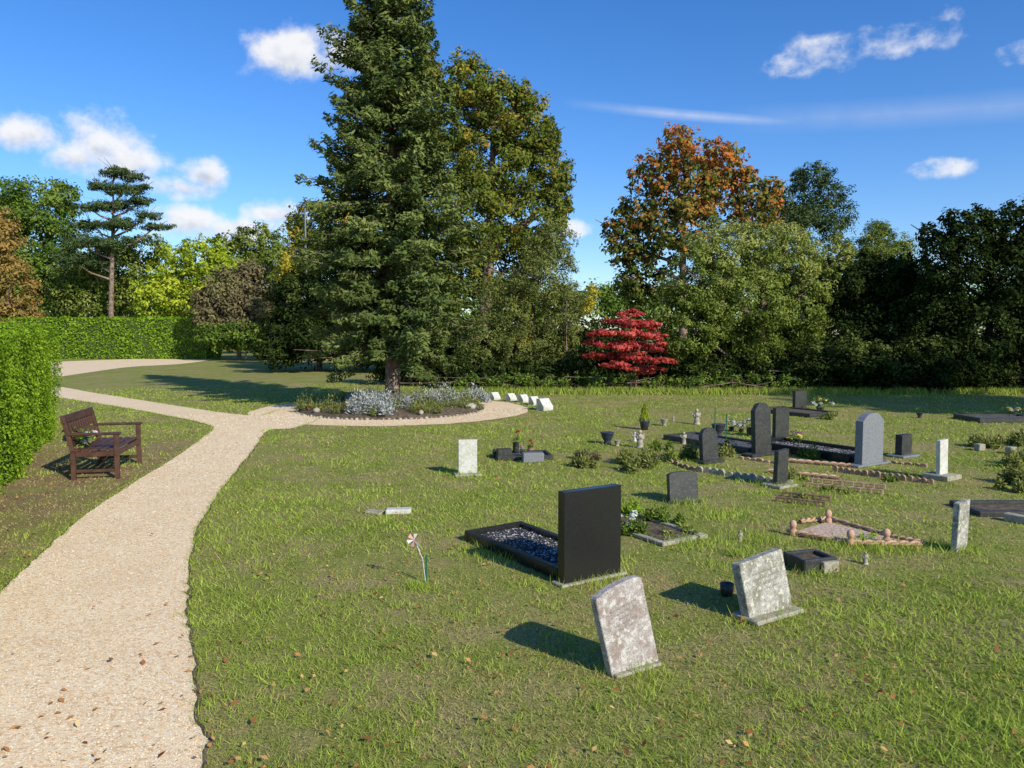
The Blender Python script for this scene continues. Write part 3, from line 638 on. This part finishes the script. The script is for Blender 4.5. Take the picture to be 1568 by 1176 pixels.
def scallops(name,A,B,n,mat,h=.09,th=.03):
    A=Vector(g3(*A));B=Vector(g3(*B)); d=B-A; s=d.length/n; e=empty(name,A,math.atan2(d.y,d.x))
    for i in range(n):
        pr=[(-s*.46,-.02),(s*.46,-.02)]+[(s*.46*math.cos(t),h*.55+h*.45*math.sin(t)) for t in np.linspace(0,math.pi,8)]
        o=extrude_profile('scallop',pr,th,mat,e,.004); o.location=((i+.5)*s,random.uniform(-.01,.01),random.uniform(-.02,0)); o.rotation_euler=(random.uniform(-.2,.2),random.uniform(-.1,.1),0)
scallops('scalloped_edging',(1066,722),(1172,738),9,M_stone,.08)
scallops('scalloped_edging',(1172,738),(1215,742),4,M_stone,.07)
scallops('scalloped_edging',(1275,722),(1430,742),16,M_brick,.08)
scallops('scalloped_edging',(1000,700),(1066,722),8,M_brick,.06)
scallops('scalloped_edging',(1130,702),(1200,712),7,M_terra,.05)
scallops('scalloped_edging',(1290,700),(1420,716),12,M_brick,.05)
def rails(px0,py0,px1,py1,n,off,mat):
    e=empty('low_grave_rail',(0,0,0)); A=Vector(g3(px0,py0));B=Vector(g3(px1,py1)); d=(B-A); nn=Vector((-d.y,d.x,0)).normalized()
    for s in (0,off):
        a=A+nn*s; c=(a+B+nn*s)/2; box('rail',(d.length,.03,.02),(c.x,c.y,.045),mat,e,(0,0,math.atan2(d.y,d.x)))
        for i in range(n):
            q=a+d*(i/(n-1)); box('stake',(.028,.034,.055),(q.x,q.y,.025),mat,e,(0,0,math.atan2(d.y,d.x)))
    return e
rails(1190,768,1262,776,7,.28,M_rail)
rails(1236,746,1350,757,8,.3,M_brick)
x,y=G(762,706); kerbs((x,y),.75,.5,.06,.05,M_black2,M_slategrav,z=.03,yaw=math.radians(8))
sg=empty('memorial_block',(0,0,0))
for px,py,w,h_ in ((772,703,.2,.14),(816,708,.28,.13),(760,700,.1,.1)):
    x,y=G(px,py); box('block',(w,.12,h_),(x,y,h_/2),M_grey2 if px>800 else M_black2,sg,(0,0,.15),.012)
def potflower(px,py,mat,h=.12,rad=.05,pot=M_black2,name='vase_of_flowers',n=40,sz=.018,nb=5):
    x,y=G(px,py); e=empty(name,(x,y,0)); lathe('vase',[(0,0),(.03,0),(.045,h*.4),(.04,h*.7),(.05,h*.72),(.045,h*.73),(0,h*.68)],pot,e)
    L=[]
    for i in range(nb):
        d=Vector((random.uniform(-1,1)*rad,random.uniform(-1,1)*rad,h+random.uniform(.02,.08)))
        L.append(([Vector((0,0,h*.6)),d*.7,d],[.003,.003,.002])); flowerhead('bloom',d,.026,n//3,mat,e,sz)
    tubes('stems',L,M_green,e,4)
    pq=rdir(60)*rad*1.1; pq[:,2]=np.abs(pq[:,2])+h*.8
    leafmesh('leaves',pq,rdir(60),.02,.4,rng.uniform(0,1,60),ML_green,e)
potflower(790,697,ML_flowr,.25,.035,nb=2); potflower(812,695,ML_flowr,.12,.03,M_terra,nb=2); potflower(803,702,ML_flowp,.08,.05,nb=3)
potflower(1217,682,ML_flowp,.13,.11,n=60); potflower(1217,684,ML_flowy,.10,.10,n=50,sz=.025)
potflower(1253,628,ML_flowy,.18,.14,n=90,sz=.035); potflower(1258,630,ML_flow,.12,.2,n=90,sz=.04)
potflower(1120,660,ML_flow,.1,.12,n=80,sz=.03); potflower(1135,662,ML_flow,.08,.1,n=80,sz=.03); potflower(1147,668,ML_flow,.2,.1,n=80,sz=.03)
potflower(1550,640,ML_flowy,.14,.18,n=90,sz=.035); potflower(1562,641,ML_flow,.12,.18,n=90,sz=.035)
potflower(968,806,ML_flow,.05,.02,M_white); potflower(1117,690,ML_flowr,.06,.1,nb=2)
x,y=G(987,658); e=empty('potted_dwarf_conifer',(x,y,0)); lathe('pot',[(0,0),(.06,0),(.09,.15),(.095,.17),(.085,.17),(0,.15)],M_blue,e)
zq=rng.uniform(0,1,900); rq=.1*(1-zq)**.6*np.sqrt(rng.uniform(.3,1,900)); aq=rng.uniform(0,6.28,900)
p=np.stack([rq*np.cos(aq),rq*np.sin(aq),.15+.3*zq],1); leafmesh('foliage',p,rdir(900),.02,.35,rng.uniform(0,1,900),ML_yg,e,np.tile([[0,0,1.]],(900,1))+rng.normal(size=(900,3))*.3)
def urn(px,py,s,mat,name='stone_urn'):
    x,y=G(px,py); e=empty(name,(x,y,0)); lathe('bowl',[(0,0),(.06*s,0),(.06*s,.02*s),(.05*s,.05*s),(.07*s,.08*s),(.09*s,.12*s),(.10*s,.17*s),(.115*s,.18*s),(.09*s,.18*s),(0,.15*s)],mat,e)
urn(930,680,1.0,M_blue,'grave_pot'); urn(945,683,.5,M_stone); urn(1100,668,1.1,M_blue,'grave_pot'); urn(1017,652,.7,M_conc); urn(1408,640,.6,M_black2,'grave_pot')
def statuette(px,py,h,mat,yaw=0,name='angel_statuette'):
    x,y=G(px,py); e=empty(name,(x,y,0),yaw); s=h/.3
    lathe('robe',[(0,0),(.07*s,0),(.07*s,.02*s),(.05*s,.03*s),(.058*s,.06*s),(.045*s,.12*s),(.036*s,.16*s),(.05*s,.195*s),(.042*s,.22*s),(.015*s,.235*s),(.014*s,.245*s),(.03*s,.26*s),(.034*s,.28*s),(.024*s,.302*s),(0,.31*s)],mat,e,n=12)
    for sd in (-1,1):
        tubes('arm',[([Vector((sd*.045*s,0,.205*s)),Vector((sd*.06*s,-.02*s,.16*s)),Vector((sd*.01*s,-.05*s,.17*s))],[.014*s,.012*s,.009*s])],mat,e,6)
        w=extrude_profile('wing',[(0,.1*s),(sd*.05*s,.13*s),(sd*.085*s,.2*s),(sd*.07*s,.25*s),(0,.2*s)],.012*s,mat,e,0); w.location=(0,.035*s,0)
statuette(980,686,.26,M_stone); statuette(972,676,.14,M_white); statuette(1067,650,.28,M_stone); statuette(1047,680,.18,M_stone)
statuette(1325,864,.09,M_stone); statuette(1133,829,.09,M_stone); statuette(1031,645,.1,M_conc)
foliage_patch('heather_plants',925,712,.24,.26,2200,ML_grey,.028,1.5)
foliage_patch('heather_plants',985,716,.26,.28,2600,ML_grey,.028,1.5)
foliage_patch('heather_plants',1040,704,.22,.28,1800,ML_olive,.028)
foliage_patch('heather_plants',1010,692,.2,.2,1200,ML_green,.028,1.5)
foliage_patch('heather_plants',905,704,.15,.22,800,ML_purp,.028)
foliage_patch('grave_plants',1110,700,.12,.24,700,ML_grey,.026)
foliage_patch('lavender_plants',1535,685,.35,.26,2200,ML_grey,.035,1.5)
foliage_patch('lavender_plants',1548,745,.3,.3,2200,ML_grey,.03,1.0)
foliage_patch('lavender_plants',1568,715,.2,.28,1200,ML_grey,.03,1.0)
foliage_patch('grave_plants',1265,640,.25,.14,900,ML_grey,.035,1.4)
foliage_patch('grave_plants',1330,826,.10,.06,200,ML_hedge,.016)
foliage_patch('grave_plants',1380,735,.16,.09,400,ML_green,.02,1.6)
foliage_patch('grave_plants',1210,735,.18,.16,700,ML_grey,.02,1.4)
foliage_patch('grave_plants',1250,700,.2,.18,700,ML_green,.025,1.2)
foliage_patch('grave_plants',1295,752,.25,.07,500,ML_olive,.02,1.4)
foliage_patch('grave_plants',1225,766,.16,.07,350,ML_olive,.02,1.2)
for px,py in ((1500,690),(1548,695)):
    x,y=G(px,py); box('stone_marker',(.12,.1,.10),(x,y,.05),M_conc,rot=(0,0,.3),bev=.01)
TP=[]
for px,py,r in ((970,1026,.16),(1176,944,.2),(903,887,.24),(1468,843,.12),(1250,875,.2),(1060,835,.25),(760,850,.3),(1130,850,.12),(1300,840,.25),(1370,840,.3),(1194,745,.2),(1046,769,.2),(716,729,.15),(1150,830,.3),(1110,790,.3),(640,900,.1)):
    x,y=G(px,py)
    for i in range(int(1500*r)): TP.append((x+random.gauss(0,r*.6),y+random.gauss(0,r*.5)))
tuft_mesh('long_grass_tufts',TP,.055,.0024,.4)
x,y=G(610,786); e=empty('flat_stone_marker',(x,y,0),.12); box('slab',(.24,.12,.05),(0,0,.022),M_white,e,(0,0,0),.012)
x,y=G(574,786); box('flat_stone_marker',(.16,.11,.03),(x,y,.012),M_conc,rot=(0,.05,-.3),bev=.01)
for px,py,s in ((757,612,1),(782,614,1),(801,616,1),(817,620,1.05),(832,628,1.35)):
    x,y=G(px,py); e=empty('small_memorial_tablet',(x,y,0),.35); s*=.95
    o=extrude_profile('tablet',[(-.06*s,0),(.13*s,0),(.13*s,.07*s),(.02*s,.20*s),(-.06*s,.20*s)],.22*s,M_white,e,.006); o.rotation_euler=(0,0,math.radians(-70))
x,y=G(652,893); e=empty('pinwheel',(x,y,0)); hz=Zt(y,826)
tubes('stick',[([Vector((0,0,0)),Vector((-.02,0,hz*.55)),Vector((-.075,0,hz))],[.003,.003,.003])],M_plastic,e,5)
tubes('green_stem',[([Vector((.0,0.01,0)),Vector((0.005,.01,.19))],[.007,.007])],M_green,e,6)
for i in range(6):
    a=i*math.pi/3; bm=bmesh.new()
    vs=[bm.verts.new(v) for v in ((0,0,0),(.05*math.cos(a),-.004,.05*math.sin(a)),(.045*math.cos(a+.55),-.016,.045*math.sin(a+.55)))]
    bm.faces.new(vs); o=bm_obj('sail',bm,M_plastic if i%2 else M_pinkp,e); o.location=(-.075,-.008,hz)
x,y=G(1094,690)
tubes('garden_cane',[([Vector((x,y,0)),Vector((x,y,.62))],[.008,.007]),([Vector((x+.25,y+.3,0)),Vector((x+.25,y+.3,.5))],[.008,.007])],M_green,None,6)
# ---------------------------------------------------------------- bench
x,y=G(112,736); ang=math.atan2(.96,-.22)
be=empty('park_bench',(x,y,0),ang)
Lb,Db,HS,HB=1.08,.46,.34,.72
for sx in (0.03,Lb-.03):
    box('back_leg',(.05,.05,HS),(sx,0,HS/2),M_brownwood,be)
    box('back_post',(.05,.045,HB-HS+.02),(sx,.045,HS+(HB-HS)/2),M_brownwood,be,(-.22,0,0))
    box('front_leg',(.05,.05,HS+.17),(sx,-Db,(HS+.17)/2),M_brownwood,be)
    box('armrest',(.065,Db+.1,.03),(sx,-Db/2+.0,HS+.187),M_brownwood,be,bev=.01)
    box('side_rail',(.035,Db-.055,.06),(sx,-Db/2,HS-.045),M_brownwood,be)
    box('stretcher',(.03,Db-.055,.035),(sx,-Db/2,.10),M_brownwood,be)
for i in range(5): box('seat_slat',(Lb-.0,.07,.02),(Lb/2,-.045-i*.092,HS+.002),M_brownwood,be)
box('front_rail',(Lb-.115,.03,.06),(Lb/2,-Db,HS-.045),M_brownwood,be)
box('top_rail',(Lb+.02,.035,.09),(Lb/2,.088,HB-.02),M_brownwood,be,(-.22,0,0))
box('lower_back_rail',(Lb-.12,.03,.05),(Lb/2,.02,HS+.07),M_brownwood,be,(-.22,0,0))
for i in range(11): box('back_slat',(.045,.018,.26),(.11+i*(Lb-.22)/10,.052,HS+.2),M_brownwood,be,(-.22,0,0))
# bouquet tied to the back slats, hanging on the near end
fb=empty('flower_bouquet',(0,0,0)); fb.parent=be; fb.location=(.26,-.02,.42)
for i in range(8): flowerhead('bloom',(random.uniform(-.13,.13),random.uniform(.12,.15),random.uniform(-.07,.15)),.032,24,ML_flow,fb,.02)
for i in range(9): flowerhead('bloom',(random.uniform(-.13,.2),random.uniform(-.12,-.02),random.uniform(-.05,.10)),.035,24,ML_flow,fb,.02)
pq=rng.normal(size=(240,3))*np.array([.09,.06,.06])+np.array([.02,.0,.03]); leafmesh('leaves',pq,rdir(240),.025,.4,rng.uniform(0,1,240),ML_green,fb)
x,_,z=P3(467,318,40); e=empty('street_lamp',(x,40,0))
lathe('column',[(.07,0),(.06,2),(.035,z)],M_grey2,e); box('lantern',(.5,.18,.1),(-.2,0,z+.05),M_grey2,e,(0,.08,0),.03)
# ---------------------------------------------------------------- world
w=bpy.data.worlds.new('World'); scene.world=w; w.use_nodes=True; nt=w.node_tree; nt.nodes.clear()
try:
    w.cycles.sampling_method='MANUAL'; w.cycles.sample_map_resolution=256
except Exception as ex: print(ex)
out=nt.nodes.new('ShaderNodeOutputWorld'); bg=nt.nodes.new('ShaderNodeBackground'); STR=.125; bg.inputs[1].default_value=STR
sky=nt.nodes.new('ShaderNodeTexSky'); sky.sky_type='NISHITA'; sky.sun_disc=False
sky.sun_elevation=math.asin(SUN.z); sky.sun_rotation=math.atan2(SUN.x,SUN.y); sky.air_density=1.0; sky.dust_density=.3; sky.ozone_density=2.0; sky.altitude=50
def mth(op,a,b=None,c=None): return mathn(nt,op,a,b,c)
tc=nt.nodes.new('ShaderNodeTexCoord').outputs['Generated']
sx=nt.nodes.new('ShaderNodeSeparateXYZ'); nt.links.new(tc,sx.inputs[0])
az=mth('ARCTAN2',sx.outputs[0],sx.outputs[1]); el=mth('ARCSINE',sx.outputs[2])
cb=nt.nodes.new('ShaderNodeCombineXYZ'); nt.links.new(az,cb.inputs[0]); nt.links.new(el,cb.inputs[1]); AE=cb.outputs[0]
def cloudmask(lst,dy=0):
    m=None
    for px,py,rx,ry in lst:
        d=ray(px,py+dy); a=math.atan2(d[0],d[1]); e_=math.atan2(d[2],math.hypot(d[0],d[1]))
        v=nt.nodes.new('ShaderNodeVectorMath'); v.operation='MULTIPLY_ADD'; nt.links.new(AE,v.inputs[0])
        v.inputs[1].default_value=(F/rx,F/ry,0); v.inputs[2].default_value=(-a*F/rx,-e_*F/ry,0)
        l=nt.nodes.new('ShaderNodeVectorMath'); l.operation='LENGTH'; nt.links.new(v.outputs[0],l.inputs[0])
        m=l.outputs['Value'] if m is None else mth('MINIMUM',m,l.outputs['Value'])
    return mth('SUBTRACT',1.0,m)
big=[(455,86,80,36),(425,72,56,34),(520,90,66,34),(460,66,46,28),(155,228,78,50),(195,246,76,36),(120,242,58,30),(45,205,76,32),(310,272,52,32),(280,288,78,26),(300,338,90,34),(415,330,66,32),(360,350,130,30)]
small=[(1215,98,64,24),(1270,78,84,28),(1345,62,104,26),(1440,48,40,28),(1435,256,54,16),(1560,80,42,20),(880,350,40,16)]
mb=cloudmask(big); ms=mth('MINIMUM',cloudmask(small),.40)
mask=mth('MAXIMUM',mb,ms)
mp_=nt.nodes.new('ShaderNodeMapping'); mp_.inputs['Scale'].default_value=(1,1,1.2); nt.links.new(tc,mp_.inputs[0])
mp2=nt.nodes.new('ShaderNodeMapping'); mp2.inputs['Scale'].default_value=(1,1,1.2); mp2.inputs['Location'].default_value=(.006,0,.018); nt.links.new(tc,mp2.inputs[0])
n1=noise(nt,19,7,mp_.outputs[0],.6); n1b=noise(nt,19,3,mp2.outputs[0],.6)
dens=mth('ADD',mth('MAXIMUM',mask,-1.0),mth('MULTIPLY',mth('SUBTRACT',n1,.52),2.2))
mr=nt.nodes.new('ShaderNodeMapRange'); mr.interpolation_type='SMOOTHSTEP'; nt.links.new(dens,mr.inputs[0]); mr.inputs[1].default_value=.02; mr.inputs[2].default_value=.85
def trail(p0,p1,wd,amp):
    d0=ray(*p0);d1=ray(*p1); a0=math.atan2(d0[0],d0[1]);e0=math.atan2(d0[2],math.hypot(d0[0],d0[1]));a1=math.atan2(d1[0],d1[1]);e1=math.atan2(d1[2],math.hypot(d1[0],d1[1]))
    sl=(e1-e0)/(a1-a0); off=mth('ABSOLUTE',mth('SUBTRACT',el,mth('MULTIPLY_ADD',mth('SUBTRACT',az,a0),sl,e0)))
    m=mth('MAXIMUM',mth('SUBTRACT',1.0,mth('MULTIPLY',off,F/wd)),0); r=mth('MINIMUM',mth('MAXIMUM',mth('MULTIPLY',mth('SUBTRACT',az,a0),8.0),0),1.0); r2=mth('MINIMUM',mth('MAXIMUM',mth('MULTIPLY',mth('SUBTRACT',a1,az),8.0),0),1.0)
    return mth('MULTIPLY',mth('MULTIPLY',mth('MULTIPLY',m,r),r2),amp)
tr=mth('MAXIMUM',trail((860,156),(1260,189),9,.42),trail((1100,184),(1800,136),22,.17))
tr=mth('MULTIPLY',tr,mth('MINIMUM',mth('MULTIPLY',n1b,1.6),1.0))
df=mth('MAXIMUM',mth('MULTIPLY',mr.outputs[0],.96),tr)
hs=nt.nodes.new('ShaderNodeHueSaturation'); hs.inputs['Saturation'].default_value=1.32; nt.links.new(sky.outputs[0],hs.inputs['Color'])
skyc=mixc(nt,1.0,hs.outputs[0],(.92,1.06,1.38),'MULTIPLY')
mup=cloudmask(big,-14)
low=mth('SUBTRACT',mb,mup)
sh=mth('ADD',mth('MULTIPLY',low,.55),mth('ADD',.10,mth('MULTIPLY',mth('SUBTRACT',n1b,n1),1.6)))
cc=ramp(nt,sh,[(0,(1,1,1)),(.25,(.88,.90,.93)),(.65,(.58,.63,.72))])
cs=mixc(nt,1.0,cc,(.95/STR,.95/STR,.97/STR),'MULTIPLY')
fin=mixc(nt,df,skyc,cs)
nt.links.new(fin,bg.inputs[0]); nt.links.new(bg.outputs[0],out.inputs[0])
sl=bpy.data.lights.new('sun','SUN'); sl.energy=5.0; sl.angle=math.radians(.5); sl.color=(1,.94,.81)
so=link(bpy.data.objects.new('sun',sl)); so.rotation_euler=SUN.to_track_quat('Z','Y').to_euler()
cam=bpy.data.cameras.new('camera'); cam.sensor_width=36; cam.lens=36*F/1568; cam.clip_end=2000; cam.clip_start=.05
co_=link(bpy.data.objects.new('camera',cam)); co_.location=(0,0,H); co_.rotation_euler=(math.pi/2-PITCH,0,0)
scene.camera=co_
scene.view_settings.view_transform='Standard'; scene.view_settings.look='None'; scene.view_settings.exposure=0
print('polys',sum(len(o.data.polygons) for o in scene.objects if o.type=='MESH'))
